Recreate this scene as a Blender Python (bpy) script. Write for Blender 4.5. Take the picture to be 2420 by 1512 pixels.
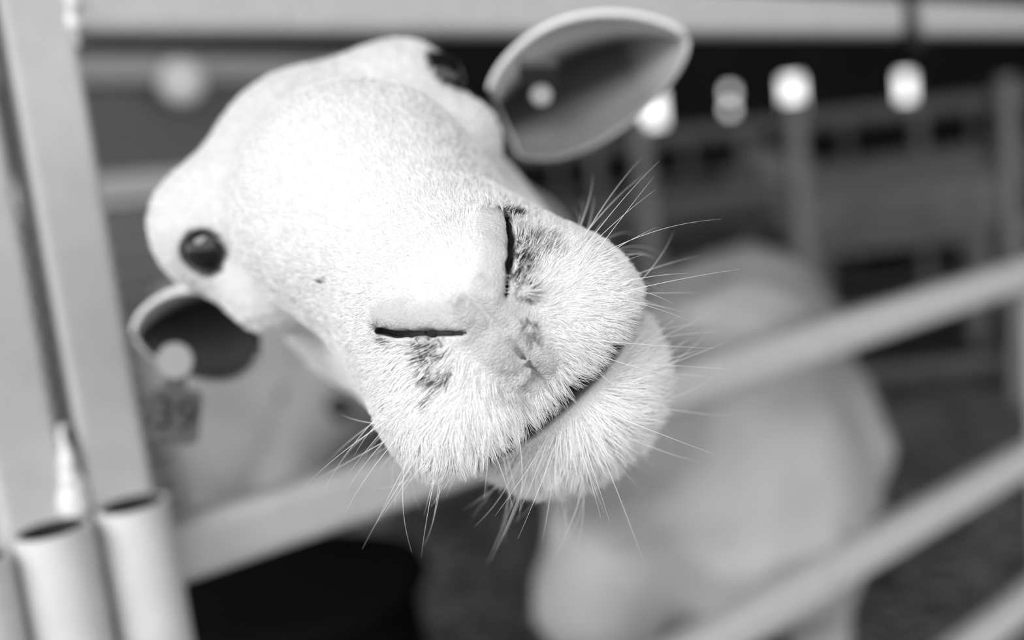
import bpy, bmesh, math, random
import numpy as np
from mathutils import Vector, Matrix, kdtree

random.seed(4); RNG = np.random.default_rng(11)
for _o in list(bpy.data.objects): bpy.data.objects.remove(_o)
SC = bpy.context.scene
COL = SC.collection

# ---------------------------------------------------------------- camera: a wide lens held close, tipped down and leaning a little
FPX, CX, CY = 2312.0, 1210.0, 756.0
CAM = np.array((0.0, 0.0, 0.90))
PITCH, ROLL = math.radians(8.1), math.radians(6.6)
FWD = np.array((0, math.cos(PITCH), -math.sin(PITCH)))
_U0 = np.array((0, math.sin(PITCH), math.cos(PITCH))); _X0 = np.array((1.0, 0, 0))
RIGHT = math.cos(ROLL) * _X0 - math.sin(ROLL) * _U0
UP = math.sin(ROLL) * _X0 + math.cos(ROLL) * _U0
def cam2world(c):                    # camera axes: x right, y down, z forward
    c = np.asarray(c, float)
    return CAM + c[..., 0:1] * RIGHT - c[..., 1:2] * UP + c[..., 2:3] * FWD
def at(px, py, d):
    return cam2world(np.array(((px - CX) / FPX * d, (py - CY) / FPX * d, d)))
cd = bpy.data.cameras.new('camera'); cam = bpy.data.objects.new('camera', cd); COL.objects.link(cam)
cd.sensor_width = 36.0; cd.lens = FPX / 2420.0 * 36.0
cam.matrix_world = Matrix(((RIGHT[0], UP[0], -FWD[0], CAM[0]), (RIGHT[1], UP[1], -FWD[1], CAM[1]), (RIGHT[2], UP[2], -FWD[2], CAM[2]), (0, 0, 0, 1)))
cd.clip_start = 0.01; cd.clip_end = 100
cd.dof.use_dof = True; cd.dof.focus_distance = 0.280; cd.dof.aperture_fstop = 3.6; cd.dof.aperture_blades = 0
SC.camera = cam

# ---------------------------------------------------------------- light: a bright overcast day outside an open barn front
W = bpy.data.worlds.new('world'); SC.world = W; W.use_nodes = True
bg = W.node_tree.nodes['Background']; bg.inputs[0].default_value = (1, 1, 1, 1); bg.inputs[1].default_value = 1.55
sl = bpy.data.lights.new('sun', 'SUN'); sl.energy = 3.4; sl.angle = math.radians(50)
so = bpy.data.objects.new('sun', sl); COL.objects.link(so)
so.rotation_euler = Vector((0.48, 0.53, -0.69)).to_track_quat('-Z', 'Y').to_euler()
SC.view_settings.view_transform = 'Standard'; SC.view_settings.look = 'None'
SC.view_settings.gamma = 1.0; SC.view_settings.use_curve_mapping = False
SC.view_settings.exposure = 0.56

# ---------------------------------------------------------------- materials (a black-and-white picture: every colour is a grey)
def mat(name, g, rough=.6, var=0.0, scale=20.0, bump=0.0, bscale=None, attr=None, spec=.3, detail=4.0, stretch=None, metal=0.0):
    m = bpy.data.materials.new(name); m.use_nodes = True
    nt = m.node_tree; b = nt.nodes['Principled BSDF']
    b.inputs['Roughness'].default_value = rough; b.inputs['Specular IOR Level'].default_value = spec; b.inputs['Metallic'].default_value = metal
    b.inputs['Base Color'].default_value = (g, g, g, 1)
    if attr:
        a = nt.nodes.new('ShaderNodeAttribute'); a.attribute_name = attr
        nt.links.new(a.outputs['Fac'], b.inputs['Base Color'])
    if var or bump:
        tc = nt.nodes.new('ShaderNodeTexCoord'); mp = nt.nodes.new('ShaderNodeMapping')
        nt.links.new(tc.outputs['Object'], mp.inputs[0])
        if stretch: mp.inputs['Scale'].default_value = stretch
    if var:
        n = nt.nodes.new('ShaderNodeTexNoise'); n.inputs['Scale'].default_value = scale; n.inputs['Detail'].default_value = detail
        nt.links.new(mp.outputs[0], n.inputs['Vector'])
        mr = nt.nodes.new('ShaderNodeMapRange'); mr.inputs[1].default_value = .3; mr.inputs[2].default_value = .7
        mr.inputs[3].default_value = 1 - var; mr.inputs[4].default_value = 1 + var
        nt.links.new(n.outputs[0], mr.inputs[0])
        mu = nt.nodes.new('ShaderNodeMath'); mu.operation = 'MULTIPLY'
        if attr: nt.links.new(a.outputs['Fac'], mu.inputs[0])
        else: mu.inputs[0].default_value = g
        nt.links.new(mr.outputs[0], mu.inputs[1]); nt.links.new(mu.outputs[0], b.inputs['Base Color'])
    if bump:
        n2 = nt.nodes.new('ShaderNodeTexNoise'); n2.inputs['Scale'].default_value = bscale or scale; n2.inputs['Detail'].default_value = 5
        nt.links.new(mp.outputs[0], n2.inputs['Vector'])
        bp = nt.nodes.new('ShaderNodeBump'); bp.inputs['Strength'].default_value = bump; bp.inputs['Distance'].default_value = .01
        nt.links.new(n2.outputs[0], bp.inputs['Height']); nt.links.new(bp.outputs[0], b.inputs['Normal'])
    return m
def speckle(m, g_spot, scale, thr):
    """rust and dirt specks scattered over a painted surface"""
    nt = m.node_tree; b = nt.nodes['Principled BSDF']
    tc = nt.nodes.new('ShaderNodeTexCoord'); n = nt.nodes.new('ShaderNodeTexNoise'); n.inputs['Scale'].default_value = scale; n.inputs['Detail'].default_value = 2
    nt.links.new(tc.outputs['Object'], n.inputs['Vector'])
    mr = nt.nodes.new('ShaderNodeMapRange'); mr.inputs[1].default_value = thr; mr.inputs[2].default_value = thr + .06
    nt.links.new(n.outputs[0], mr.inputs[0])
    mx = nt.nodes.new('ShaderNodeMix'); mx.data_type = 'RGBA'
    src = b.inputs['Base Color'].links[0].from_socket if b.inputs['Base Color'].links else None
    if src: nt.links.new(src, mx.inputs[6])
    else: mx.inputs[6].default_value = b.inputs['Base Color'].default_value
    mx.inputs[7].default_value = (g_spot, g_spot, g_spot, 1)
    nt.links.new(mr.outputs[0], mx.inputs[0]); nt.links.new(mx.outputs[2], b.inputs['Base Color'])
    return m
M = {
    'paint': speckle(mat('painted_steel', .46, .45, .05, 60, .04, 300), .40, 75, .70),
    'weld': mat('painted_weld', .72, .45, .05, 60, .1, 400),
    'paint_far': mat('galvanised_rail', .42, .6, .1, 12),
    'dull': mat('dull_rail', .10, .6, .12, 12),
    'board': mat('grey_board', .15, .7, .04, 6),
    'boardframe': mat('board_frame', .42, .6, .05, 8),
    'boardpale': mat('pale_board_rail', .62, .6, .05, 8),
    'bore': mat('bare_dark_steel', .02, .8),
    'post': mat('far_post', .22, .7, .1, 6),
    'strap': mat('black_strap', .03, .7),
    'tub': mat('black_rubber', .006, 1.0, spec=.02),
    'floor': mat('bedding_floor', .085, .95, .35, 9, .6, 60, spec=.1, detail=8),
    'straw': mat('straw', .28, .9, .25, 30, spec=.1),
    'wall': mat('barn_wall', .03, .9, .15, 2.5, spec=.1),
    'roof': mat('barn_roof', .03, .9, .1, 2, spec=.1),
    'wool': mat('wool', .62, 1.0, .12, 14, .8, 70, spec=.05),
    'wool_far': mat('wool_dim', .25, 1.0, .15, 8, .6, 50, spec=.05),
    'fleece': mat('fleece_grey', .28, 1.0, .12, 9, .5, 60, spec=.05),
    'skin': mat('sheep_skin', .7, .55, .06, 900, .35, 1500, attr='shade', spec=.35),
    'eye': mat('eye_dark', .008, .08, spec=.5),
    'tagwhite': mat('tag_stud', .25, .5), 'tagdark': mat('tag_plate', .055, .6), 'tagprint': mat('tag_print', .008, .7),
    'knob': mat('pale_knob', .85, .5),
}

# ---------------------------------------------------------------- object helpers
def put(name, me, material=None, parent=None, loc=None, label=None, category=None, group=None, kind=None, smooth=True):
    o = bpy.data.objects.new(name, me); COL.objects.link(o)
    if material is not None and len(me.materials) == 0: me.materials.append(material)
    if loc is not None: o.location = Vector([float(c) for c in loc])
    if parent is not None: o.parent = parent
    if label: o['label'] = label
    if category: o['category'] = category
    if group: o['group'] = group
    if kind: o['kind'] = kind
    if smooth and isinstance(me, bpy.types.Mesh) and len(me.polygons):
        me.polygons.foreach_set('use_smooth', np.ones(len(me.polygons), bool))
    return o
def empty(name, loc, label=None, category=None, group=None, rotz=0.0, kind=None):
    o = bpy.data.objects.new(name, None); COL.objects.link(o); o.location = Vector([float(c) for c in loc]); o.rotation_euler.z = rotz
    if label: o['label'] = label
    if category: o['category'] = category
    if group: o['group'] = group
    if kind: o['kind'] = kind
    return o
def mesh_np(name, V, F):
    me = bpy.data.meshes.new(name)
    V = np.asarray(V, np.float32); F = np.asarray(F)
    if F.ndim == 2 and len(F):
        k = F.shape[1]
        me.vertices.add(len(V)); me.vertices.foreach_set('co', V.ravel())
        me.loops.add(F.size); me.loops.foreach_set('vertex_index', F.ravel().astype(np.int32))
        me.polygons.add(len(F)); me.polygons.foreach_set('loop_start', np.arange(0, F.size, k, dtype=np.int32))
        me.polygons.foreach_set('loop_total', np.full(len(F), k, np.int32))
        me.update(calc_edges=True)
    me.validate()
    return me
def bm_mesh(name, bm):
    bmesh.ops.recalc_face_normals(bm, faces=bm.faces[:])
    me = bpy.data.meshes.new(name); bm.to_mesh(me); bm.free(); return me
def prism_mesh(name, A, B, prof, side, up):
    """closed bar from A to B whose cross-section prof is a list of (side, up) offsets"""
    A, B, side, up = [np.asarray(q, float) for q in (A, B, side, up)]
    n = len(prof); V = []
    for E_ in (A, B):
        for (a, b) in prof: V.append(E_ + side * a + up * b)
    bm = bmesh.new(); vs = [bm.verts.new(v) for v in V]
    for i in range(n):
        j = (i + 1) % n; bm.faces.new((vs[i], vs[j], vs[n + j], vs[n + i]))
    bm.faces.new(vs[:n][::-1]); bm.faces.new(vs[n:])
    return bm_mesh(name, bm)
def round_rect(w, h, r, k=4):
    out = []
    for cx, cy, a0 in ((w / 2 - r, h / 2 - r, 0), (-w / 2 + r, h / 2 - r, 90), (-w / 2 + r, -h / 2 + r, 180), (w / 2 - r, -h / 2 + r, 270)):
        for i in range(k + 1):
            a = math.radians(a0 + 90 * i / k); out.append((cx + r * math.cos(a), cy + r * math.sin(a)))
    return out
def pipe_mesh(name, A, B, r, wall=.003, seg=40):
    """open-ended tube with real wall thickness"""
    A = np.asarray(A, float); B = np.asarray(B, float); d = (B - A) / np.linalg.norm(B - A)
    s = np.cross(d, (0.31, 0.95, 0.05)); s /= np.linalg.norm(s); u = np.cross(d, s)
    bm = bmesh.new(); rings = []
    for (E_, rr) in ((A, r - wall), (A, r - .0006), (A - d * 0 + d * .0006, r), (B, r), (B, r - wall)):
        rings.append([bm.verts.new(E_ + rr * (math.cos(2 * math.pi * i / seg) * s + math.sin(2 * math.pi * i / seg) * u)) for i in range(seg)])
    rings.append(rings[0])
    for a, b in zip(rings[:-1], rings[1:]):
        for i in range(seg):
            j = (i + 1) % seg; f = bm.faces.new((a[i], a[j], b[j], b[i])); f.material_index = 1 if (a is rings[4] and b is rings[0]) else 0
    me = bm_mesh(name, bm); me.materials.append(M['paint']); me.materials.append(M['bore']); return me
def blob_mesh(name, pts, seed=0, seg=2):
    """a lumpy run of weld: overlapping lumps fused by their own radii"""
    lo = np.min([np.array(p[:3]) - p[3] for p in pts], 0) - .004; hi = np.max([np.array(p[:3]) + p[3] for p in pts], 0) + .004
    def f(P):
        d = None
        for p in pts:
            q = np.linalg.norm(P - np.array(p[:3], np.float32), axis=-1) - p[3]
            d = q if d is None else smin(d, q, .004)
        return d + .0008 * vnoise(P, 260, seed)
    V, Q = surface_nets(f, lo, hi, max(.0012, (hi - lo).max() / 60))
    return mesh_np(name, V, Q)
def box_bm(bm, lo, hi):
    lo = np.array(lo); hi = np.array(hi)
    v = [bm.verts.new((lo[0] if i & 1 == 0 else hi[0], lo[1] if i & 2 == 0 else hi[1], lo[2] if i & 4 == 0 else hi[2])) for i in range(8)]
    for f in ((0, 2, 3, 1), (4, 5, 7, 6), (0, 1, 5, 4), (2, 6, 7, 3), (0, 4, 6, 2), (1, 3, 7, 5)): bm.faces.new([v[i] for i in f])
def box_mesh(name, lo, hi):
    bm = bmesh.new(); box_bm(bm, lo, hi); return bm_mesh(name, bm)
ROOF_Y = -1.3
# ---------------------------------------------------------------- numpy sculpting helpers
def v3(*a): return np.array(a, np.float32)
def smin(a, b, k):
    h = np.clip(0.5 + 0.5 * (b - a) / k, 0, 1)
    return b + (a - b) * h - k * h * (1 - h)
def smax(a, b, k): return -smin(-a, -b, k)
def sd_ell(P, c, r):
    q = P - np.array(c, np.float32); r = np.array(r, np.float32)
    k0 = np.sqrt(((q / r) ** 2).sum(-1)); k1 = np.sqrt(((q / (r * r)) ** 2).sum(-1))
    return k0 * (k0 - 1) / np.maximum(k1, 1e-6)
def sd_cone(P, a, b, ra, rb, sx=1.0):
    a = np.array(a, np.float32); b = np.array(b, np.float32)
    s = np.array((1 / sx, 1, 1), np.float32)
    q = (P - a) * s; d = (b - a) * s
    t = np.clip((q @ d) / float(d @ d), 0, 1)
    return np.linalg.norm(q - t[..., None] * d, axis=-1) - (ra + (rb - ra) * t)
def surface_nets(fn, lo, hi, h):
    """iso-surface of fn on a regular grid: (verts, quads)"""
    lo = np.array(lo, float); hi = np.array(hi, float)
    n = np.ceil((hi - lo) / h).astype(int) + 1
    B = 8                                           # evaluate coarse blocks first, then only those near the surface
    nb = np.ceil(n / B).astype(int)
    ctr = np.stack(np.meshgrid(*[lo[i] + h * (B * np.arange(nb[i]) + (B - 1) / 2) for i in range(3)], indexing='ij'), -1).astype(np.float32)
    FC = fn(ctr)
    F = np.repeat(np.repeat(np.repeat(FC, B, 0), B, 1), B, 2)
    near = np.argwhere(np.abs(FC) < 1.35 * h * B)
    off = np.stack(np.meshgrid(*[np.arange(B)] * 3, indexing='ij'), -1).reshape(-1, 3)
    for k in range(0, len(near), 400):
        ijk = (near[k:k + 400, None, :] * B + off[None]).reshape(-1, 3)
        F[tuple(ijk.T)] = fn((lo + h * ijk).astype(np.float32))
    n = np.array(F.shape)
    S = F < 0
    c = np.zeros(tuple(n - 1), np.int8)
    for dx in (0, 1):
        for dy in (0, 1):
            for dz in (0, 1):
                c += S[dx:n[0] - 1 + dx, dy:n[1] - 1 + dy, dz:n[2] - 1 + dz]
    cells = np.argwhere((c > 0) & (c < 8))
    idx = -np.ones(tuple(n - 1), np.int64); idx[tuple(cells.T)] = np.arange(len(cells))
    acc = np.zeros((len(cells), 3)); cnt = np.zeros(len(cells))
    corners = [(a, b, d) for a in (0, 1) for b in (0, 1) for d in (0, 1)]
    for p in corners:
        for ax in range(3):
            if p[ax]: continue
            q = list(p); q[ax] = 1
            f0 = F[cells[:, 0] + p[0], cells[:, 1] + p[1], cells[:, 2] + p[2]]
            f1 = F[cells[:, 0] + q[0], cells[:, 1] + q[1], cells[:, 2] + q[2]]
            m = (f0 < 0) != (f1 < 0)
            t = f0[m] / (f0[m] - f1[m])
            pt = np.tile(np.array(p, float), (m.sum(), 1)); pt[:, ax] = t
            acc[m] += pt; cnt[m] += 1
    V = lo + h * (cells + acc / np.maximum(cnt, 1)[:, None])
    quads = []
    for ax in range(3):
        a1, a2 = (ax + 1) % 3, (ax + 2) % 3
        sl0 = [slice(None)] * 3; sl1 = [slice(None)] * 3
        sl0[ax] = slice(0, -1); sl1[ax] = slice(1, None)
        A = S[tuple(sl0)]; B = S[tuple(sl1)]
        e = np.argwhere(A != B)
        ok = (e[:, a1] > 0) & (e[:, a2] > 0) & (e[:, a1] < n[a1] - 1) & (e[:, a2] < n[a2] - 1)
        e = e[ok]; ins = A[tuple(e.T)]
        def cid(d1, d2):
            k = e.copy(); k[:, a1] -= d1; k[:, a2] -= d2
            return idx[tuple(k.T)]
        q = np.stack([cid(1, 1), cid(0, 1), cid(0, 0), cid(1, 0)], 1)
        q[~ins] = q[~ins][:, ::-1]
        quads.append(q)
    Q = np.concatenate(quads); Q = Q[(Q >= 0).all(1)]
    return V, Q
def vnoise(P, freq, seed=0):
    """cheap smooth value noise in [-1, 1]"""
    q = np.asarray(P, np.float64) * freq + 1000.0 + seed * 17.31
    i = np.floor(q).astype(np.int64); f = q - i; f = f * f * (3 - 2 * f)
    out = 0
    for dx in (0, 1):
        for dy in (0, 1):
            for dz in (0, 1):
                hsh = ((i[..., 0] + dx) * 374761393 + (i[..., 1] + dy) * 668265263 + (i[..., 2] + dz) * 2147483647 + seed * 974711) & 0xffffffff
                hsh = ((hsh ^ (hsh >> 13)) * 1274126177) & 0xffffffff
                val = ((hsh ^ (hsh >> 16)) & 0xffff) / 32767.5 - 1
                out = out + val * (f[..., 0] if dx else 1 - f[..., 0]) * (f[..., 1] if dy else 1 - f[..., 1]) * (f[..., 2] if dz else 1 - f[..., 2])
    return out
# ---------------------------------------------------------------- the setting: bedding floor, dark barn with small bright openings
put('floor', box_mesh('floor', (-12, -9, -.1), (12, 10, 0)), M['floor'], kind='structure', smooth=False)
BARN_Y = 9.0
# where the bright openings show: (px, py, width px, height px)
OPEN = [(1545, 255, 54, 80), (1728, 217, 27, 24), (1728, 256, 27, 24), (1878, 234, 56, 104), (2146, 208, 48, 72), (2262, 200, 11, 11)]
holes = []
for (px, py, w, h) in OPEN:
    ray = at(px, py, 1.0) - CAM; t = BARN_Y / ray[1]; c = CAM + ray * t; k = t / FPX
    holes.append((c[0] - w * k / 2, c[0] + w * k / 2, c[2] - h * k / 2, c[2] + h * k / 2))
def wall_with_holes(name, x0, x1, z0, z1, y0, y1, holes):
    xs = sorted({x0, x1} | {h[0] for h in holes} | {h[1] for h in holes}); zs = sorted({z0, z1} | {h[2] for h in holes} | {h[3] for h in holes})
    bm = bmesh.new()
    for a, b in zip(xs[:-1], xs[1:]):
        for c, d in zip(zs[:-1], zs[1:]):
            mx, mz = (a + b) / 2, (c + d) / 2
            if any(h[0] < mx < h[1] and h[2] < mz < h[3] for h in holes): continue
            box_bm(bm, (a, y0, c), (b, y1, d))
    bmesh.ops.remove_doubles(bm, verts=bm.verts[:], dist=1e-5)
    inner = {}
    for f in bm.faces: inner.setdefault(tuple(sorted(v.index for v in f.verts)), []).append(f)
    return bm_mesh(name, bm)
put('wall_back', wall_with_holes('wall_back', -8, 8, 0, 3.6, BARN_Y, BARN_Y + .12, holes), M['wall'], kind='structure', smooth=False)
for i, (a, b, c, d) in enumerate(holes):
    fr = bmesh.new(); t = .025
    for lo, hi in (((a - t, BARN_Y - .02, c - t), (a, BARN_Y + .02, d + t)), ((b, BARN_Y - .02, c - t), (b + t, BARN_Y + .02, d + t)), ((a, BARN_Y - .02, d), (b, BARN_Y + .02, d + t)), ((a, BARN_Y - .02, c - t), (b, BARN_Y + .02, c))):
        box_bm(fr, lo, hi)
    put('window_%d' % (i + 1), bm_mesh('window_frame', fr), M['wall'], kind='structure', smooth=False)
put('wall_right', box_mesh('wall_right', (6.0, 1.2, 0), (6.15, BARN_Y, 3.6)), M['wall'], kind='structure', smooth=False)
put('wall_left', box_mesh('wall_left', (-6.15, 2.2, 0), (-6.0, BARN_Y, 3.6)), M['wall'], kind='structure', smooth=False)
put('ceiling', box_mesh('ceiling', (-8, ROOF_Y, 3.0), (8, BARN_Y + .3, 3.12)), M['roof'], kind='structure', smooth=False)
# loose straw on the bedding, more than anyone could count
def straw_mesh(n):
    V = np.empty((n, 8, 3), np.float32)
    c = np.stack([RNG.uniform(-2.2, 2.6, n), RNG.uniform(.75, 3.6, n), RNG.uniform(.004, .03, n)], 1)
    th = RNG.uniform(0, math.pi, n); L = RNG.uniform(.02, .07, n); w = RNG.uniform(.0010, .0021, n)
    d = np.stack([np.cos(th), np.sin(th), RNG.uniform(-.25, .25, n)], 1); s = np.stack([-np.sin(th), np.cos(th), 0 * th], 1); u = np.array((0, 0, 1.0))
    k = 0
    for a in (-1, 1):
        for b, e_ in ((-1, -1), (1, -1), (1, 1), (-1, 1)):
            V[:, k] = c + d * (a * L)[:, None] + s * (b * w)[:, None] + u * (e_ * w * .6)[:, None]; k += 1
    q = np.array([(0, 1, 5, 4), (1, 2, 6, 5), (2, 3, 7, 6), (3, 0, 4, 7), (3, 2, 1, 0), (4, 5, 6, 7)])
    F = (q[None] + 8 * np.arange(n)[:, None, None]).reshape(-1, 4)
    return mesh_np('straw', V.reshape(-1, 3), F)
put('straw_bedding', straw_mesh(12000), M['straw'], label='loose pale straw strewn over the pen floor', category='straw', kind='stuff', smooth=False)
# ---------------------------------------------------------------- the steel pen panel the sheep reaches through
EC = np.array((2940 / FPX, -(82 - CY) / FPX * -1 * -1, 1.0)); EC = np.array((2940 / FPX, (82 - CY) / FPX, 1.0))
EV = cam2world(EC) - CAM; EV[2] = 0; EV /= np.linalg.norm(EV)          # along the fence, to the right and away
NV = np.array((EV[1], -EV[0], 0.0))                                    # towards the camera's side
Z3 = np.array((0, 0, 1.0))
O0 = at(172, 610, .52); O0[2] = 0
def fence(s, n, z): return O0 + EV * s + NV * n + Z3 * z
def s_of_px(px):                     # where along the fence line a picture column falls (at the height of row py ~ 700)
    best = min(np.linspace(-.2, 2.5, 2701), key=lambda s: abs(project(fence(s, 0, .75))[0] - px)); return float(best)
def project(w):
    d = np.asarray(w, float) - CAM; z = d @ FWD
    return (CX + FPX * (d @ RIGHT) / z, CY - FPX * (d @ UP) / z, z)
def z_at(px, py):                    # height on the fence plane of a picture point
    r = at(px, py, 1.0) - CAM; t = ((O0 - CAM) @ NV) / (r @ NV); return float((CAM + r * t)[2])
TUBE = .0335; PT = round_rect(TUBE, TUBE, .004)
Z_TOP, Z_2, Z_3, Z_4 = z_at(1300, 30), z_at(1000, 1108), z_at(2300, 1155), z_at(2380, 1455)
panel = empty('pen_fence', fence(0, 0, 0), 'white steel pen panel with square tube rails crossing behind the sheep head', 'fence')
def child(name, me, m, parent, **k):
    me.transform(Matrix.Translation(-Vector([float(c) for c in parent.location]))); return put(name, me, m, parent, **k)
def bar(name, A, B, prof, parent, m, side, up): return child(name, prism_mesh(name, A, B, prof, side, up), m, parent, smooth=False)
RW = round_rect(.030, .037, .009)
for zz in (Z_TOP, Z_2, Z_3, Z_4):
    bar('rail', fence(.016, 0, zz), fence(1.9, 0, zz), RW, panel, M['paint'], NV, Z3)
bar('upright', fence(0, 0, 0), fence(0, 0, 1.12), PT, panel, M['paint'], EV, NV)
bar('upright', fence(1.92, 0, 0), fence(1.92, 0, 1.12), PT, panel, M['paint'], EV, NV)
smid = s_of_px(2448)
bar('brace', fence(smid, 0, Z_4 + .012), fence(smid, 0, Z_2 - .012), round_rect(.026, .026, .003), panel, M['paint'], EV, NV)
SL = .0185
zs1 = z_at(310, 1150)
def sleeve(s, n, ztop, parent): return child('hinge_sleeve', pipe_mesh('hinge_sleeve', fence(s, n, ztop), fence(s, n, ztop - .55), SL), M['paint'], parent)
sleeve(-.001, TUBE / 2 + SL - .001, zs1, panel)
def welds(name, pts, parent, seed): return child(name, blob_mesh(name, [tuple(fence(s, n, z)) + (r,) for (s, n, z, r) in pts], seed), M['weld'], parent)
rw = random.Random(2)
welds('weld_bead', [(.016 + rw.uniform(-.001, .002), .012 + rw.uniform(0, .005), Z_TOP + .018 - .004 * i, rw.uniform(.0022, .0042)) for i in range(11)], panel, 1)
welds('weld_bead', [(-.0150 + rw.uniform(-.0015, .001), .022 + rw.uniform(-.002, .003), zs1 - .006 - .0062 * i, rw.uniform(.0028, .0056)) for i in range(17)], panel, 2)
# the neighbouring panel, its end post almost touching
SB = -.0425
panel2 = empty('pen_fence', fence(SB, 0, 0), 'neighbouring steel pen panel end post at the far left edge', 'fence')
bar('upright', fence(SB, 0, 0), fence(SB, 0, 1.12), PT, panel2, M['paint'], EV, NV)
sleeve(SB + .002, TUBE / 2 + SL - .001, zs1 - .001, panel2)
for zz in (Z_TOP, Z_2, Z_3, Z_4): bar('rail', fence(SB - .016, 0, zz), fence(SB - .9, 0, zz), RW, panel2, M['paint'], NV, Z3)
bar('upright', fence(SB - .915, 0, 0), fence(SB - .915, 0, 1.12), PT, panel2, M['paint'], EV, NV)
sleeve(SB - .036, TUBE / 2 + SL - .004, zs1 - .006, panel2)
welds('weld_bead', [(SB + .019 + rw.uniform(-.002, .001), .016 + rw.uniform(-.002, .003), zs1 + .044 - .0045 * i, .0012 + .0005 * min(i, 9) + rw.uniform(0, .0015)) for i in range(11)], panel2, 3)
welds('weld_bead', [(SB - .014 + rw.uniform(-.0015, .001), .021 + rw.uniform(-.002, .003), zs1 - .016 - .0062 * i, rw.uniform(.0028, .0056)) for i in range(15)], panel2, 4)
# dark strap looped round the top rail
ss = s_of_px(2150)
bm = bmesh.new()
lp = [(a * 1.28, b * 1.22) for a, b in round_rect(.030, .037, .010)]; li = [(a * 1.06, b * 1.04) for a, b in round_rect(.030, .037, .009)]
n = len(lp); rr = []
for sx in (-.0105, .0105):
    rr.append([bm.verts.new(fence(ss + sx, a, Z_TOP + b)) for a, b in lp]); rr.append([bm.verts.new(fence(ss + sx, a, Z_TOP + b)) for a, b in li])
for i in range(n):
    j = (i + 1) % n
    for A_, B_ in ((rr[0], rr[2]), (rr[2], rr[3]), (rr[3], rr[1]), (rr[1], rr[0])): bm.faces.new((A_[i], A_[j], B_[j], B_[i]))
lo = Z_TOP - .0185
strap = put('strap', bm_mesh('strap', bm), M['strap'], label='black strap looped round the top rail at the right', category='strap')
child_tail = prism_mesh('strap_tail', fence(ss + .002, .017, Z_TOP + .005), fence(ss + .004, .021, lo - .016), round_rect(.020, .003, .001), EV, NV)
put('strap_tail', child_tail, M['strap'], strap)
# ---------------------------------------------------------------- the sheep's head, sculpted in its own frame: x across, y towards the nose, z up
EYES = [v3(-.0515, -.1393, .0515), v3(.0612, -.1455, .0431)]
EYE_N = [v3(-.52, .86, .0), v3(.87, .50, .0)]
def mouth_z(X, Y):
    return -.0385 - .35 * (-.012 - Y) * .5 + 2.0 * X * X
def head_sdf(P, cut=True):
    Y = P[..., 1]; Z = P[..., 2]
    X = P[..., 0] - .006 * np.clip((-.06 - Y) / .09, 0, 1) * np.clip((.035 - Z) / .03, 0, 1)   # jaw swung to one side
    x = np.abs(X)
    Q = np.stack([x, Y, Z], -1)
    d = sd_ell(Q, (0, -.200, .020), (.062, .075, .064))                      # skull
    d = smin(d, sd_cone(Q, (0, -.165, .046), (0, -.098, .032), .035, .039, 1.05), .03)    # forehead to nasal bridge
    d = smin(d, sd_cone(Q, (0, -.098, .032), (0, -.028, .002), .039, .026, 1.05), .02)
    d = smin(d, sd_cone(Q, (.030, -.19, -.028), (.018, -.07, -.028), .031, .027), .035)   # cheek and jaw
    d = smin(d, np.minimum(sd_ell(P, (.046, -.163, .046), (.0255, .032, .024)), sd_ell(P, (-.047, -.163, .053), (.0255, .032, .028))), .018)      # brows, one a little raised
    d = smin(d, sd_ell(Q, (.047, -.140, .022), (.018, .025, .016)), .015)      # below the eye
    d = smin(d, sd_ell(Q, (0, -.036, -.016), (.040, .040, .036)), .018)        # muzzle
    d = smin(d, sd_ell(Q, (.022, -.022, -.022), (.023, .026, .020)), .012)     # lip pads
    d = smin(d, sd_ell(Q, (0, -.008, -.006), (.016, .012, .014)), .010)        # nose pad
    J = P - v3(.007, 0, 0)                                                   # the lower jaw is pushed a little to one side
    chin = sd_ell(J, (0, -.034, -.050), (.031, .030, .0235))
    chin = smin(chin, sd_cone(P, (.006, -.05, -.046), (.0, -.16, -.035), .024, .03), .03)
    d = smin(d, chin, .006)
    # mouth slit
    m = np.abs(Z - mouth_z(x, Y)) - .0019
    m = smax(m, -(Y + .085), .01)
    if cut: d = smax(d, -m, .006)
    # eye hollow
    if cut:
        for E_, n_ in zip(EYES, EYE_N): d = smax(d, -sd_ell(P, E_ + .006 * n_, (.0100, .0098, .0076)), .004)
    # nostril wings and slits
    wing = smin(sd_cone(Q, (.0040, .0010, .0060), (.0112, -.0042, .0103), .0046, .0047), sd_cone(Q, (.0112, -.0042, .0103), (.0188, -.0128, .0150), .0047, .0042), .004)
    d = smin(d, wing, .007)
    inw = v3(-.10, -.94, -.33); inw = inw / np.linalg.norm(inw)                # the slits run inwards as narrow clefts
    def cleft(a, b, ra, rb, dep):
        a = np.array(a, np.float32); e = np.array(b, np.float32) - a; q = Q - a
        ep = e - inw * (e @ inw); w = q @ inw; qp = q - w[..., None] * inw
        t = np.clip((qp @ ep) / float(ep @ ep), 0, 1); w = w - t * float(e @ inw)
        r2 = np.linalg.norm(qp - t[..., None] * ep, axis=-1) - (ra + (rb - ra) * t)
        return np.maximum(r2, np.maximum(-w - .005, w - dep))
    slit = cleft((.0076, .0050, .0018), (.0140, -.0004, .0062), .0005, .0008, .006)
    slit = smin(slit, cleft((.0140, -.0004, .0062), (.0205, -.0075, .0100), .0008, .0013, .012), .001)
    slit = smin(slit, cleft((.0205, -.0075, .0100), (.0252, -.0145, .0138), .0013, .0009, .014), .001)
    if cut: d = smax(d, -(slit + .0006 * vnoise(P, 320, 41).astype(np.float32)), .0008)
    d = smin(d, sd_ell(P, (.0122, .0042, -.0012), (.0028, .0022, .0028)), .0012)   # small wart
    # the split of the upper lip
    g = np.minimum(sd_cone(P, (0, .0056, .0075), (0, .0068, -.0070), .0009, .0009), sd_cone(P, (0, .0068, -.0070), (0, .0013, -.030), .0009, .0008))
    if cut: d = smax(d, -g, .0008)
    return d
def smooth_box(V): return V
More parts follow.
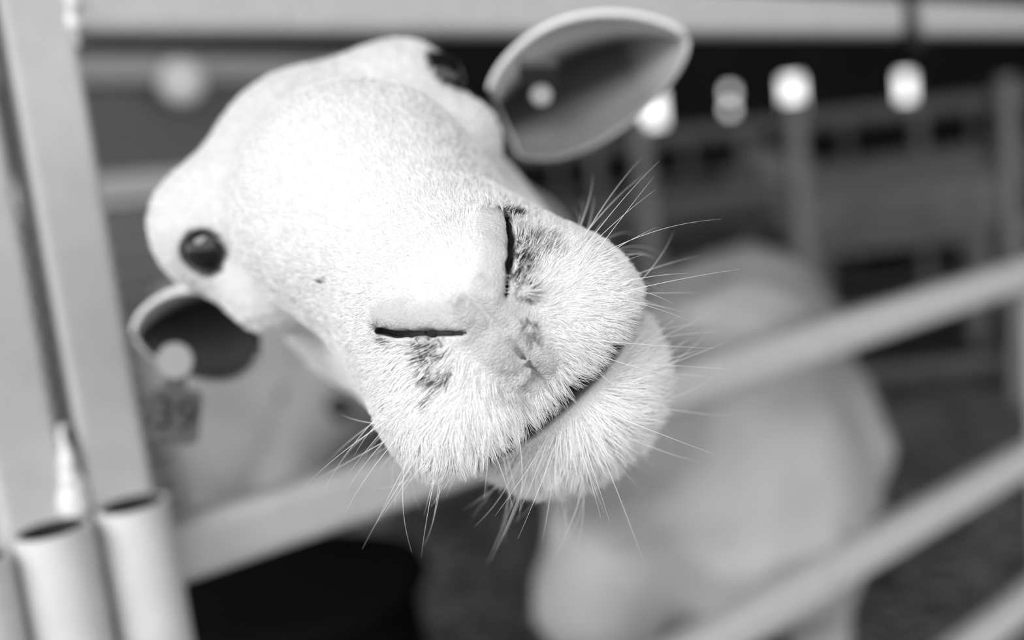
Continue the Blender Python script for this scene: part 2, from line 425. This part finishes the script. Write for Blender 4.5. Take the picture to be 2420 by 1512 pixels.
HEAD_R = np.array([[0.78753732, 0.26473218, -0.55650862], [-0.60838941, 0.19005572, -0.77054601], [0.09822068, -0.94540769, -0.31073622]])
HEAD_T = np.array([-0.00733987, -0.00108543, 0.27067633])

def _rot(ax, deg):
    c, s = np.cos(np.radians(deg)), np.sin(np.radians(deg))
    return {'z': np.array([[c, -s, 0], [s, c, 0], [0, 0, 1]]), 'y': np.array([[c, 0, s], [0, 1, 0], [-s, 0, c]]), 'x': np.array([[1, 0, 0], [0, c, -s], [0, s, c]])}[ax]
HEAD_R = HEAD_R @ _rot('z', -1.6) @ _rot('y', -4.0)
# ---------------------------------------------------------------- the sheep at the rails
def head2world(p): return cam2world(np.asarray(p, float) @ HEAD_R.T + HEAD_T)
hV, hQ = surface_nets(head_sdf, (-.10, -.29, -.10), (.10, .025, .115), .00085)
def sdf_grad(fn, P, e=.0006):
    g = np.stack([fn((P + np.eye(3)[i] * e).astype(np.float32)) - fn((P - np.eye(3)[i] * e).astype(np.float32)) for i in range(3)], -1)
    return g / np.maximum(np.linalg.norm(g, axis=-1, keepdims=True), 1e-9)
def seg_dist(P, a, b):
    a = np.array(a); b = np.array(b); d = b - a; t = np.clip((P - a) @ d / (d @ d), 0, 1)
    return np.linalg.norm(P - a - t[..., None] * d, axis=-1)
def bare(P):
    """1 on the hairless nose pad, 0 in the fur"""
    A = P.copy(); A[..., 0] = np.abs(A[..., 0])
    w = np.minimum(seg_dist(A, (.0045, .0045, .0055), (.0125, -.0015, .0103)), seg_dist(A, (.0125, -.0015, .0103), (.0195, -.0105, .0152))) - .0040
    pad = seg_dist(A, (.0035, .006, .003), (.0005, .006, -.018)) - .0062
    return np.clip(1 - np.minimum(w, pad) / .0022 + .35 * vnoise(P, 500, 3), 0, 1)
DIRT = [((-.0175, -.001, .0030), .0065, 1.0), ((-.0195, .0, -.003), .005, .8), ((-.0230, -.011, .0130), .0045, .7), ((.0191, -.0033, .0057), .0062, 1.0),
        ((.0140, .001, .0045), .005, .8), ((.0262, -.0165, .0140), .0055, 1.0), ((.0125, .004, -.001), .0042, .7), ((.0070, .0065, -.0085), .0035, .7), ((.0050, .0068, -.0135), .0032, .6),
        ((-.0270, -.0469, .0289), .0014, 1.6), ((-.0035, .0032, .0082), .0035, .35), ((-.004, .006, -.017), .009, .25), ((.027, -.006, .004), .008, .45), ((-.0269, -.0011, -.0071), .0010, 1.4)]
def dirt(P):
    d = np.zeros(P.shape[:-1])
    n = vnoise(P, 1500, 5) * .8 + vnoise(P, 520, 9) * .5
    for c, r, s in DIRT:
        q = np.linalg.norm(P - np.array(c), axis=-1) / r
        d = np.maximum(d, s * np.clip((1.1 - q) * 2.2, 0, 1) * np.clip(.25 + n * 2.4 + (1 - q) * .5, 0, 1.2))
    return np.clip(d, 0, 1)
hN = sdf_grad(head_sdf, hV)
b_ = bare(hV)
# knobbly skin of the nose pad
inner = np.clip((.011 - np.abs(hV[:, 0])) / .006, 0, 1)
hV2 = hV + hN * (b_ * inner * np.clip(np.abs(hV[:, 0]) / .0014 - .4, 0, 1) * .0009 * vnoise(hV, 330, 21) + b_ * .00012 * vnoise(hV, 1500, 22))[:, None]
shade = .55 - .10 * b_
cav = np.clip((-head_sdf(hV.astype(np.float32), False) - .0012) / .0012, 0, 1)          # darker with depth inside nostrils and mouth
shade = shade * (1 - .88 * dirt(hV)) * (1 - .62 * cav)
eyeA = np.minimum(*[np.linalg.norm(hV - E_, axis=1) for E_ in EYES])
shade = np.where(eyeA < .0122, .10, shade)
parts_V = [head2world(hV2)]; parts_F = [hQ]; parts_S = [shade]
# ears: cupped leaves of skin with thickness
def ear(root, tip, wdir, half, depth_dir, curl, phi=70, nu=40, nv=26, thick=.0028, low=.15, bend=0.0):
    root, tip, wdir, dd = [np.asarray(q, float) for q in (root, tip, wdir, depth_dir)]
    ax = tip - root; wdir = wdir - ax * (wdir @ ax) / (ax @ ax); wdir /= np.linalg.norm(wdir)
    dd = dd - ax * (dd @ ax) / (ax @ ax); dd -= wdir * (dd @ wdir); dd /= np.linalg.norm(dd)
    G = np.empty((nu, nv, 3)); 
    for i in range(nu):
        u = i / (nu - 1); w = half * (max(0.0, math.sin(math.pi * min(1, .13 + .87 * u ** .85))) ** .62) + .0006
        c = root + ax * u + wdir * bend * math.sin(math.pi * u)
        for j in range(nv):
            v = -1 + 2 * j / (nv - 1); th = math.radians(phi) * v
            G[i, j] = c + wdir * w * math.sin(th) / math.sin(math.radians(phi)) + dd * w * curl * (math.cos(th) - .4)
    gu = np.gradient(G, axis=0); gv = np.gradient(G, axis=1); N = np.cross(gu, gv); N /= np.maximum(np.linalg.norm(N, axis=-1, keepdims=True), 1e-9)
    if (N.mean((0, 1)) @ dd) < 0: N = -N
    inn = G - N * thick / 2; out = G + N * thick / 2            # inner face towards the viewer, outer face behind
    V = np.concatenate([inn.reshape(-1, 3), out.reshape(-1, 3)]); F = []
    k = nu * nv; I = lambda i, j, l: l * k + i * nv + j
    for i in range(nu - 1):
        for j in range(nv - 1):
            F.append((I(i, j, 0), I(i + 1, j, 0), I(i + 1, j + 1, 0), I(i, j + 1, 0))); F.append((I(i, j, 1), I(i, j + 1, 1), I(i + 1, j + 1, 1), I(i + 1, j, 1)))
    for i in range(nu - 1):
        F.append((I(i, 0, 0), I(i, 0, 1), I(i + 1, 0, 1), I(i + 1, 0, 0))); F.append((I(i, nv - 1, 0), I(i + 1, nv - 1, 0), I(i + 1, nv - 1, 1), I(i, nv - 1, 1)))
    for j in range(nv - 1): F.append((I(nu - 1, j, 0), I(nu - 1, j, 1), I(nu - 1, j + 1, 1), I(nu - 1, j + 1, 0)))
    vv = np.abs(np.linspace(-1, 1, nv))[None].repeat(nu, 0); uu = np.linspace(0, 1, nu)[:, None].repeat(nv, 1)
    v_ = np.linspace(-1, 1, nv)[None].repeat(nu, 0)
    s_in = .006 + .8 * np.clip((-v_ - .25) / .3, 0, 1) + low * np.clip((v_ - .2) / .4, 0, 1) + low * 1.2 * np.clip((uu - .7) / .3, 0, 1)  # ear hollow painted almost black: its shade is put into the colour
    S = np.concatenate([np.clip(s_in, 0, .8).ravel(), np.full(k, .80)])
    return V, np.array(F), S
def camdir(x, y, z): return x * RIGHT - y * UP + z * FWD
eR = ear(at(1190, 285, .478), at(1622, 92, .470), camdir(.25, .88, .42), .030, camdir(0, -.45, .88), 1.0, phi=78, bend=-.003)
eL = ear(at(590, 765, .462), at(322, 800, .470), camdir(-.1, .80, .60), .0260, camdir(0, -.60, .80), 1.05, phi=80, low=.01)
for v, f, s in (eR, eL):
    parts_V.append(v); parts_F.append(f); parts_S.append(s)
# neck, body and legs behind the rails
base = at(1690, 1030, 1.10); base[2] = 0
AZ = math.radians(17); bd = np.array((math.sin(AZ), math.cos(AZ), 0)); bs = np.array((bd[1], -bd[0], 0))
sh = at(1660, 1120, 1.14); wi = at(1752, 895, 1.18); rump = sh + bd * .62 + np.array((0, 0, .02))
neck0 = head2world((0.0, -.215, .0)); neckm = at(1150, 640, .72); neck1 = at(1480, 1010, 1.02)
ch = [(at(1420, 1400, 1.05), .072), (at(1740, 1390, 1.02), .042), (at(1850, 1230, 1.12), .09), (at(1900, 1060, 1.14), .085)]
legs = []
for a, b_off in ((-.03, -.115), (.03, .115), (.60, -.12), (.66, .12)):
    top = sh + bd * a + bs * b_off; top[2] = .46; legs.append(top)
def body_sdf(P):
    d = np.linalg.norm((P - sh) * [1, 1, .95], axis=-1) - .165
    d = smin(d, np.linalg.norm(P - wi, axis=-1) - .088, .10)
    ax = rump - sh; t = np.clip(((P - sh) @ ax) / (ax @ ax), 0, 1)
    d = smin(d, np.linalg.norm(P - sh - t[..., None] * ax, axis=-1) - (.165 + .02 * np.sin(t * 3.1)), .06)
    ax = wi + bd * .55 - wi; t = np.clip(((P - wi) @ ax) / (ax @ ax), 0, 1)
    d = smin(d, np.linalg.norm(P - wi - t[..., None] * ax, axis=-1) - .085, .09)
    d = smin(d, smin(sd_cone(P, neck0, neckm, .060, .064), sd_cone(P, neckm, neck1, .064, .10), .03), .05)
    for c, r in ch: d = smin(d, np.linalg.norm(P - c, axis=-1) - r, .045)
    for l in legs:
        kn = l.copy(); kn[2] = .24; ft = l.copy(); ft[2] = .02
        d = smin(d, sd_cone(P, l, kn, .055, .032), .05); d = smin(d, sd_cone(P, kn, ft, .030, .026), .015)
    return (d + .006 * vnoise(P, 16, 4) + .010 * vnoise(P, 6, 14) + .0045 * vnoise(P, 42, 15)).astype(np.float32)
allp = np.array([neck0, neck1, neckm, sh, rump, wi] + legs)
lo = allp.min(0) - .26; hi = allp.max(0) + .26; lo[2] = -.01
bV, bQ = surface_nets(body_sdf, lo, hi, .009)
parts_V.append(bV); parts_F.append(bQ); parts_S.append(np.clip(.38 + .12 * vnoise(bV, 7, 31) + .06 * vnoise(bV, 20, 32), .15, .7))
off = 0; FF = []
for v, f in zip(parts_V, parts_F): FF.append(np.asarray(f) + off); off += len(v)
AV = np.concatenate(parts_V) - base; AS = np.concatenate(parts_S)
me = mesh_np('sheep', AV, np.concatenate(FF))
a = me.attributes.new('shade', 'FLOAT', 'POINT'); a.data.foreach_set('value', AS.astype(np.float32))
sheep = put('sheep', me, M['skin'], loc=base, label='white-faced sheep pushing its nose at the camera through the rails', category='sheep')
def sphere_mesh(name, r, seg=24, sy=1.0):
    bm = bmesh.new(); bmesh.ops.create_uvsphere(bm, u_segments=seg, v_segments=seg // 2, radius=r); return bm_mesh(name, bm)
for E_ in EYES:
    put('eye', sphere_mesh('eye', .0108), M['eye'], sheep, loc=head2world(np.array(E_, float)) - base)

# ---- fur
def fur_curves(name, root, N, flow, length, radius, lift, shade_, parent, material, nseg=4, clump=.0, clump_n=0, seed=0):
    """hair strands: root points and normals in the head's frame"""
    n = len(root); t = flow - N * (flow * N).sum(1, keepdims=True); t /= np.maximum(np.linalg.norm(t, axis=1, keepdims=True), 1e-9)
    b = np.cross(N, t); rg = np.random.default_rng(seed)
    ang = (vnoise(root, 260, seed + 1) * .45 + vnoise(root, 700, seed + 2) * .35 + rg.normal(0, .16, n))
    t = t * np.cos(ang)[:, None] + b * np.sin(ang)[:, None]
    d0 = N * np.sin(lift)[:, None] + t * np.cos(lift)[:, None]
    d1 = N * np.sin(lift * .35)[:, None] + t * np.cos(lift * .35)[:, None]
    P = np.empty((n, nseg, 3)); 
    for k in range(nseg):
        u = k / (nseg - 1); P[:, k] = root - N * .0004 + length[:, None] * (d0 * u + (d1 - d0) * u * u * .5)
    if clump_n:
        kd = kdtree.KDTree(clump_n); idc = rg.integers(0, n, clump_n)
        for q, i in enumerate(idc): kd.insert(Vector(root[i]), q)
        kd.balance()
        near = np.array([kd.find(Vector(r))[1] for r in root]); ci = idc[near]
        for k in range(1, nseg):
            u = k / (nseg - 1); tgt = P[ci, k] + (root - root[ci]) * .25
            P[:, k] += (tgt - P[:, k]) * (clump * u ** 1.3)
    Wp = head2world(P.reshape(-1, 3)) - base
    hc = bpy.data.hair_curves.new(name); hc.add_curves([nseg] * n)
    hc.attributes['position'].data.foreach_set('vector', Wp.astype(np.float32).ravel())
    r = hc.attributes.get('radius') or hc.attributes.new('radius', 'FLOAT', 'POINT')
    taper = np.array([1.0, .95, .75, .15]) if nseg == 4 else np.linspace(1, .12, nseg)
    r.data.foreach_set('value', (radius[:, None] * taper[None]).astype(np.float32).ravel())
    s_ = hc.attributes.new('shade', 'FLOAT', 'CURVE'); s_.data.foreach_set('value', shade_.astype(np.float32))
    hc.materials.append(material)
    o = bpy.data.objects.new(name, hc); COL.objects.link(o); o.parent = parent; o['kind'] = 'stuff'
    return o
def hair_mat(name):
    m = bpy.data.materials.new(name); m.use_nodes = True; nt = m.node_tree; b = nt.nodes['Principled BSDF']
    a_ = nt.nodes.new('ShaderNodeAttribute'); a_.attribute_name = 'shade'
    nt.links.new(a_.outputs['Fac'], b.inputs['Base Color'])
    b.inputs['Roughness'].default_value = .45; b.inputs['Specular IOR Level'].default_value = .3
    tr = nt.nodes.new('ShaderNodeBsdfTranslucent'); nt.links.new(a_.outputs['Fac'], tr.inputs[0])
    mx = nt.nodes.new('ShaderNodeMixShader'); mx.inputs[0].default_value = .35
    out = nt.nodes['Material Output']; nt.links.new(b.outputs[0], mx.inputs[1]); nt.links.new(tr.outputs[0], mx.inputs[2]); nt.links.new(mx.outputs[0], out.inputs[0])
    return m
HM = hair_mat('white_hair')
tri = np.concatenate([hQ[:, [0, 1, 2]], hQ[:, [0, 2, 3]]])
p0, p1, p2 = hV[tri[:, 0]], hV[tri[:, 1]], hV[tri[:, 2]]
area = np.linalg.norm(np.cross(p1 - p0, p2 - p0), axis=1) / 2
cen = (p0 + p1 + p2) / 3
front = np.clip((cen[:, 1] + .22) / .20, 0, 1)
dens = area * (.3 + .7 * front) * (cen[:, 1] > -.25)
NH = 190000
pick = np.searchsorted(np.cumsum(dens) / dens.sum(), RNG.random(NH)); pick = np.minimum(pick, len(tri) - 1)
r1, r2 = np.sqrt(RNG.random(NH)), RNG.random(NH)
root = p0[pick] * (1 - r1)[:, None] + p1[pick] * (r1 * (1 - r2))[:, None] + p2[pick] * (r1 * r2)[:, None]
N = sdf_grad(head_sdf, root)
mz = mouth_z(np.abs(root[:, 0]), root[:, 1]); dm = root[:, 2] - mz
bb = bare(root); drt = dirt(root); ed = np.minimum(*[np.linalg.norm(root - E_, axis=1) for E_ in EYES])
deepn = head_sdf(root.astype(np.float32), False) + .0010
inside_mouth = (np.abs(dm) < .0018) & (root[:, 1] > -.085)
keep = (RNG.random(NH) > bb * 1.25) & (ed > .0120) & (deepn > .0004) & ~inside_mouth
root, N, dm, bb, drt = root[keep], N[keep], dm[keep], bb[keep], drt[keep]; n = len(root)
below = dm < 0
flow = root - np.array((0, .016, .004))
flow[:, 2] -= np.where(~below & (dm < .025) & (root[:, 1] > -.06), .010, 0)
flowc = root - np.array((.004, .004, -.034)); flowc[:, 1] *= .6
flow = np.where(below[:, None], flowc, flow)
lip = np.clip(1 - dm / .018, 0, 1) * (~below) * np.clip((root[:, 1] + .06) / .03, 0, 1)
chin_ = below * np.clip((root[:, 1] + .10) / .05, 0, 1)
bridge = np.clip((root[:, 2] - .012) / .02, 0, 1)
L = .0048 + .0045 * lip + .0048 * chin_ - .0006 * bridge + .0015 * np.clip((-.09 - root[:, 1]) / .05, 0, 1)
L = L * (1 - .55 * np.clip(bb * 1.5, 0, 1)) * RNG.uniform(.65, 1.25, n)
lift = np.radians(20 + 8 * lip + 10 * chin_ - 6 * bridge * np.clip((-.03 - root[:, 1]) / .04, 0, 1)) * RNG.uniform(.6, 1.4, n)
rad = np.full(n, .000066) * RNG.uniform(.8, 1.3, n)
sh_ = RNG.uniform(.88, .98, n) - .2 * (RNG.random(n) < .06)
sh_ = np.clip(sh_ * (1 - .97 * np.clip(drt * 1.7 * (RNG.random(n) < .93), 0, 1)), .02, 1)
fur_curves('fur', root, N, flow, L, rad, lift, sh_, sheep, HM, clump=.5, clump_n=30000, seed=3)
# ---- whiskers: long single hairs on the lips and chin
cand = np.where((root[:, 1] > -.05) & (((~below) & (dm < .030) & (root[:, 2] < .004) & (np.abs(root[:, 0]) > .012)) | (below & (root[:, 1] > -.045))))[0]
wi_ = RNG.choice(cand, 190, replace=False); nw = len(wi_)
wl = RNG.uniform(.014, .042, nw) * np.where(below[wi_], 1.0, .95)
fl = flow[wi_] / np.linalg.norm(flow[wi_], axis=1, keepdims=True)
fur_curves('whiskers', root[wi_], N[wi_], fl, wl, np.full(nw, .000095), np.radians(RNG.uniform(28, 60, nw)), np.full(nw, .92), sheep, HM, nseg=7, seed=8)

# ---- ear tags
def plate(name, c, ux, uy, prof, thick):
    c, ux, uy = [np.asarray(q, float) for q in (c, ux, uy)]; nz = np.cross(ux, uy)
    return prism_mesh(name, c - nz * thick / 2, c + nz * thick / 2, prof, ux, uy)
def disc_prof(r, k=28): return [(r * math.cos(2 * math.pi * i / k), r * math.sin(2 * math.pi * i / k)) for i in range(k)]
def shift(me): me.transform(Matrix.Translation(-Vector([float(c) for c in base]))); return me
ix, iy = camdir(math.cos(.10), math.sin(.10), 0), camdir(math.sin(.10), -math.cos(.10), 0)
tc_ = at(415, 982, .452)
tag = put('ear_tag', shift(plate('ear_tag', tc_, ix, iy, round_rect(.0225, .0255, .004), .0016)), M['tagdark'], sheep, label='dark grey ear tag printed 39', smooth=False)
put('tag_stem', shift(plate('tag_stem', at(414, 905, .4525), ix, iy, round_rect(.009, .012, .002), .0016)), M['tagdark'], tag, smooth=False)
put('tag_stud', shift(plate('tag_stud', at(415, 852, .4505), ix, iy, disc_prof(.0083), .0026)), M['tagwhite'], tag, smooth=False, label='pale round stud')
tx = bpy.data.curves.new('tag_number', 'FONT'); tx.body = '39'; tx.size = .021; tx.align_x = 'CENTER'; tx.align_y = 'CENTER'; tx.extrude = .0002
tx.materials.append(M['tagprint'])
nz = np.cross(ix, iy); tmp = bpy.data.objects.new('tmp', tx); COL.objects.link(tmp); bpy.context.view_layer.update()
tme = bpy.data.meshes.new_from_object(tmp); bpy.data.objects.remove(tmp)
to = put('tag_number', tme, M['tagprint'], tag, smooth=False)
fc = tc_ + nz * (.0011 if nz @ FWD < 0 else -.0011) - base
to.matrix_local = Matrix(((ix[0], iy[0], nz[0], fc[0]), (ix[1], iy[1], nz[1], fc[1]), (ix[2], iy[2], nz[2], fc[2]), (0, 0, 0, 1)))
tagR = put('ear_tag', shift(plate('ear_tag', at(1272, 172, .462), camdir(.99, -.06, .1), camdir(.05, .35, .93), round_rect(.019, .016, .002), .0045)), M['tagdark'], sheep, label='grey ear tag seen on edge', smooth=False)
put('tag_stud', shift(plate('tag_stud', at(1279, 225, .466), ix, iy, disc_prof(.0050), .002)), M['tagwhite'], tagR, smooth=False)
# ---------------------------------------------------------------- other sheep of the flock
def flock_sheep(loc, yaw, head_local, nose_dir, label, wool, scale=1.0, h=.014, face=None):
    H = np.array(head_local, float); nd = np.array(nose_dir, float); nd /= np.linalg.norm(nd)
    lat = np.cross(nd, (0, 0, 1)); lat /= np.linalg.norm(lat); upv = np.cross(lat, nd)
    def f(P):
        d = sd_cone(P, (0, -.32, .60), (0, .28, .60), .195, .180)
        d = smin(d, sd_cone(P, (0, -.30, .69), (0, .20, .70), .12, .11), .1)
        d = smin(d, sd_cone(P, (0, .32, .66), H - nd * .03, .115, .062), .07)
        d = smin(d, sd_ell(P, H, (.062, .066, .066)), .03)
        d = smin(d, sd_cone(P, H + upv * .012, H + nd * .155 - upv * .012, .056, .034), .025)
        d = smin(d, sd_cone(P, H - upv * .03, H + nd * .13 - upv * .04, .048, .026), .025)
        for s in (-1, 1):
            e0 = H + lat * s * .05 - nd * .035; e1 = H + lat * s * .150 - nd * .055 - upv * .025
            d = smin(d, sd_cone(P, e0, (e0 * .45 + e1 * .55), .018, .026), .012); d = smin(d, sd_cone(P, (e0 * .45 + e1 * .55), e1, .026, .008), .01)
            for (y, w) in ((.26, .10), (-.36, .11)):
                d = smin(d, sd_cone(P, (s * w, y, .48), (s * w, y - .01, .26), .06, .034), .05)
                d = smin(d, sd_cone(P, (s * w, y - .01, .26), (s * w, y + .01, .02), .031, .027), .015)
            ey = H + lat * s * .062 + nd * .035 + upv * .022
            d = smax(d, -(np.linalg.norm(P - ey, axis=-1) - .013), .006)
        d = smin(d, sd_cone(P, (0, -.50, .62), (0, -.545, .45), .035, .025), .03)
        return (d + .007 * vnoise(P, 15, 6) + .004 * vnoise(P, 38, 16)).astype(np.float32)
    lo = np.minimum((-.30, -.62, -.01), H - .24); hi = np.maximum((.30, .5, .92), H + .24)
    V, Q = surface_nets(f, lo, hi, h)
    o = put('sheep', mesh_np('sheep', V * scale, Q), wool, loc=loc, label=label, category='sheep', group='flock in the pens'); o.rotation_euler.z = yaw
    for s in (-1, 1):
        put('eye', sphere_mesh('eye', .0165 * scale, 16), M['eye'], o, loc=(H + lat * s * .058 + nd * .036 + upv * .022) * scale)
        put('nostril', sphere_mesh('nostril', .014 * scale, 12), M['eye'], o, loc=(H + lat * s * .016 + nd * .180 - upv * .004) * scale)
    return o
# sheep lowering its face beside the post: placed so its head falls between post and muzzle
hd = at(800, 925, 1.32)
yawA = math.radians(203); H_A = np.array((-.02, .52, .50))
Rz = np.array([[math.cos(yawA), -math.sin(yawA), 0], [math.sin(yawA), math.cos(yawA), 0], [0, 0, 1]])
pos = hd - Rz @ H_A; pos[2] = 0
H_A[2] = hd[2]
ndA = Rz.T @ np.array((-.52, -.52, -.60))
flock_sheep(pos, yawA, H_A, ndA, 'grey-looking sheep with lowered face beside the left post', M['fleece'])
p = at(2080, 520, 4.2); p[2] = 0
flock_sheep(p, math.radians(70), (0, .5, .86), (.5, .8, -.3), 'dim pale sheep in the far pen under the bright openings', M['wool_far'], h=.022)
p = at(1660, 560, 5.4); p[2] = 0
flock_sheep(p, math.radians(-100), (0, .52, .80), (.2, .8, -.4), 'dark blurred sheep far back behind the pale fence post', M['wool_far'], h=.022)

# black tub, upturned, behind the lower rail
def lathe(name, prof, seg=48):
    bm = bmesh.new(); rings = [[bm.verts.new((r * math.cos(2 * math.pi * i / seg), r * math.sin(2 * math.pi * i / seg), z)) for i in range(seg)] for r, z in prof]
    for a, b in zip(rings[:-1], rings[1:]):
        for i in range(seg):
            j = (i + 1) % seg; bm.faces.new((a[i], a[j], b[j], b[i]))
    bm.faces.new(rings[0]); bm.faces.new(rings[-1]); return bm_mesh(name, bm)
tp = at(690, 1400, 1.28); tp[2] = 0
tub = empty('feed_tub', tp, 'black rubber tub on the pen floor below the lower rail', 'tub')
put('tub_wall', lathe('tub_wall', [(.19, 0), (.185, .01), (.160, .40), (.156, .41), (.145, .41), (.14, .38), (.16, .03)]), M['tub'], tub)
put('tub_rim', lathe('tub_rim', [(.160, .400), (.178, .402), (.181, .410), (.178, .418), (.160, .420)]), M['tub'], tub)

# grey board partition across the back of the pen, seen left of the sheep
def ground_line(pa, pb, d):
    A = at(*pa, d); B = at(*pb, d); return A, B
DP = 2.25
def part_pt(px, py):                 # point on the vertical plane of the partition
    r = at(px, py, 1.0) - CAM; return CAM + r * (((PP0 - CAM) @ PN) / (r @ PN))
PP0 = at(215, 165, DP); _q = at(560, 165, DP * 1.12); PE = _q - PP0; PE[2] = 0; PE /= np.linalg.norm(PE); PN = np.array((PE[1], -PE[0], 0.0))
div = empty('board_partition', (PP0[0], PP0[1], 0), 'dark grey board partition with paler rails left behind the sheep', 'partition')
def onp(s, n, z): return np.array((PP0[0], PP0[1], 0)) + PE * s + PN * n + Z3 * z
zA, zB, zC, zD = [float(part_pt(380, y)[2]) for y in (132, 200, 405, 470)]
def pbar(name, s0, s1, z0, z1, n0, n1, m, parent=div):
    c = (z0 + z1) / 2; return bar(name, onp(s0, (n0 + n1) / 2, c), onp(s1, (n0 + n1) / 2, c), round_rect(abs(n1 - n0), z1 - z0, min(.006, abs(n1 - n0) / 3)), parent, m, PN, Z3)
S0, S1 = -1.2, .95
pbar('board', S0, S1, zC - .01, zA, -.02, 0, M['board'])
pbar('rail', S0, S1, zB, zA, 0, .04, M['boardframe'])
pbar('rail', S0, S1, zD, zC, 0, .04, M['boardpale'])
z = zD - .012; k = 0
while z > .12:
    pbar('rail', S0, S1, z - .030, z, 0, .03, M['boardframe']); z -= .055; k += 1
for s in (S0 + .03, S1 - .03): bar('upright', onp(s, -.04, 0), onp(s, -.04, zA + .02), round_rect(.05, .05, .006), div, M['dull'], PE, PN)
kn = part_pt(388, 205)
kd_ = put('round_cap', lathe('round_cap', [(.0, -.030), (.036, -.028), (.052, -.015), (.056, 0), (.050, .015), (.034, .030), (.0, .036)][1:-1]), M['knob'], loc=kn + PN * .085, label='small pale round cap on the partition top rail', category='cap')
kd_.rotation_euler = (math.radians(90), 0, 0)

# pens further back: rows of rails and posts
def pen_row(pxa, pxb, depth, ztop, nr, posts, label, m, tilt=0.0):
    A = at(pxa, 500, depth); B = at(pxb, 500, depth + tilt); A[2] = B[2] = 0
    e = B - A; Ln = np.linalg.norm(e); e /= Ln; nn = np.array((e[1], -e[0], 0.0))
    t = empty('rail_fence', A, label, 'fence', 'pen fences further back')
    for i in range(nr):
        zz = ztop - i * (ztop - .15) / max(1, nr - 1)
        bar('rail', A + Z3 * zz, B + Z3 * zz, round_rect(.035, .045, .008), t, m, nn, Z3)
    for px in posts:
        q = at(px, 500, depth); s = (q - A) @ e / 1.0
        P_ = A + e * s; bar('post', P_ + nn * .035, P_ + nn * .035 + Z3 * (ztop + .06), round_rect(.05, .05, .008), t, M['post'], e, nn)
    return t
pen_row(1240, 2700, 3.1, .98, 5, (1525, 1885, 2375), 'nearest of the dim rail fences behind the sheep at right', M['dull'])
pen_row(1000, 2900, 4.9, 1.0, 5, (1420, 1790, 2230), 'middle dim rail fence below the bright openings', M['dull'], .4)
pen_row(900, 3000, 6.8, 1.05, 4, (1330, 1640, 2020, 2330), 'farthest dim rail fence in front of the barn wall', M['dull'], .2)
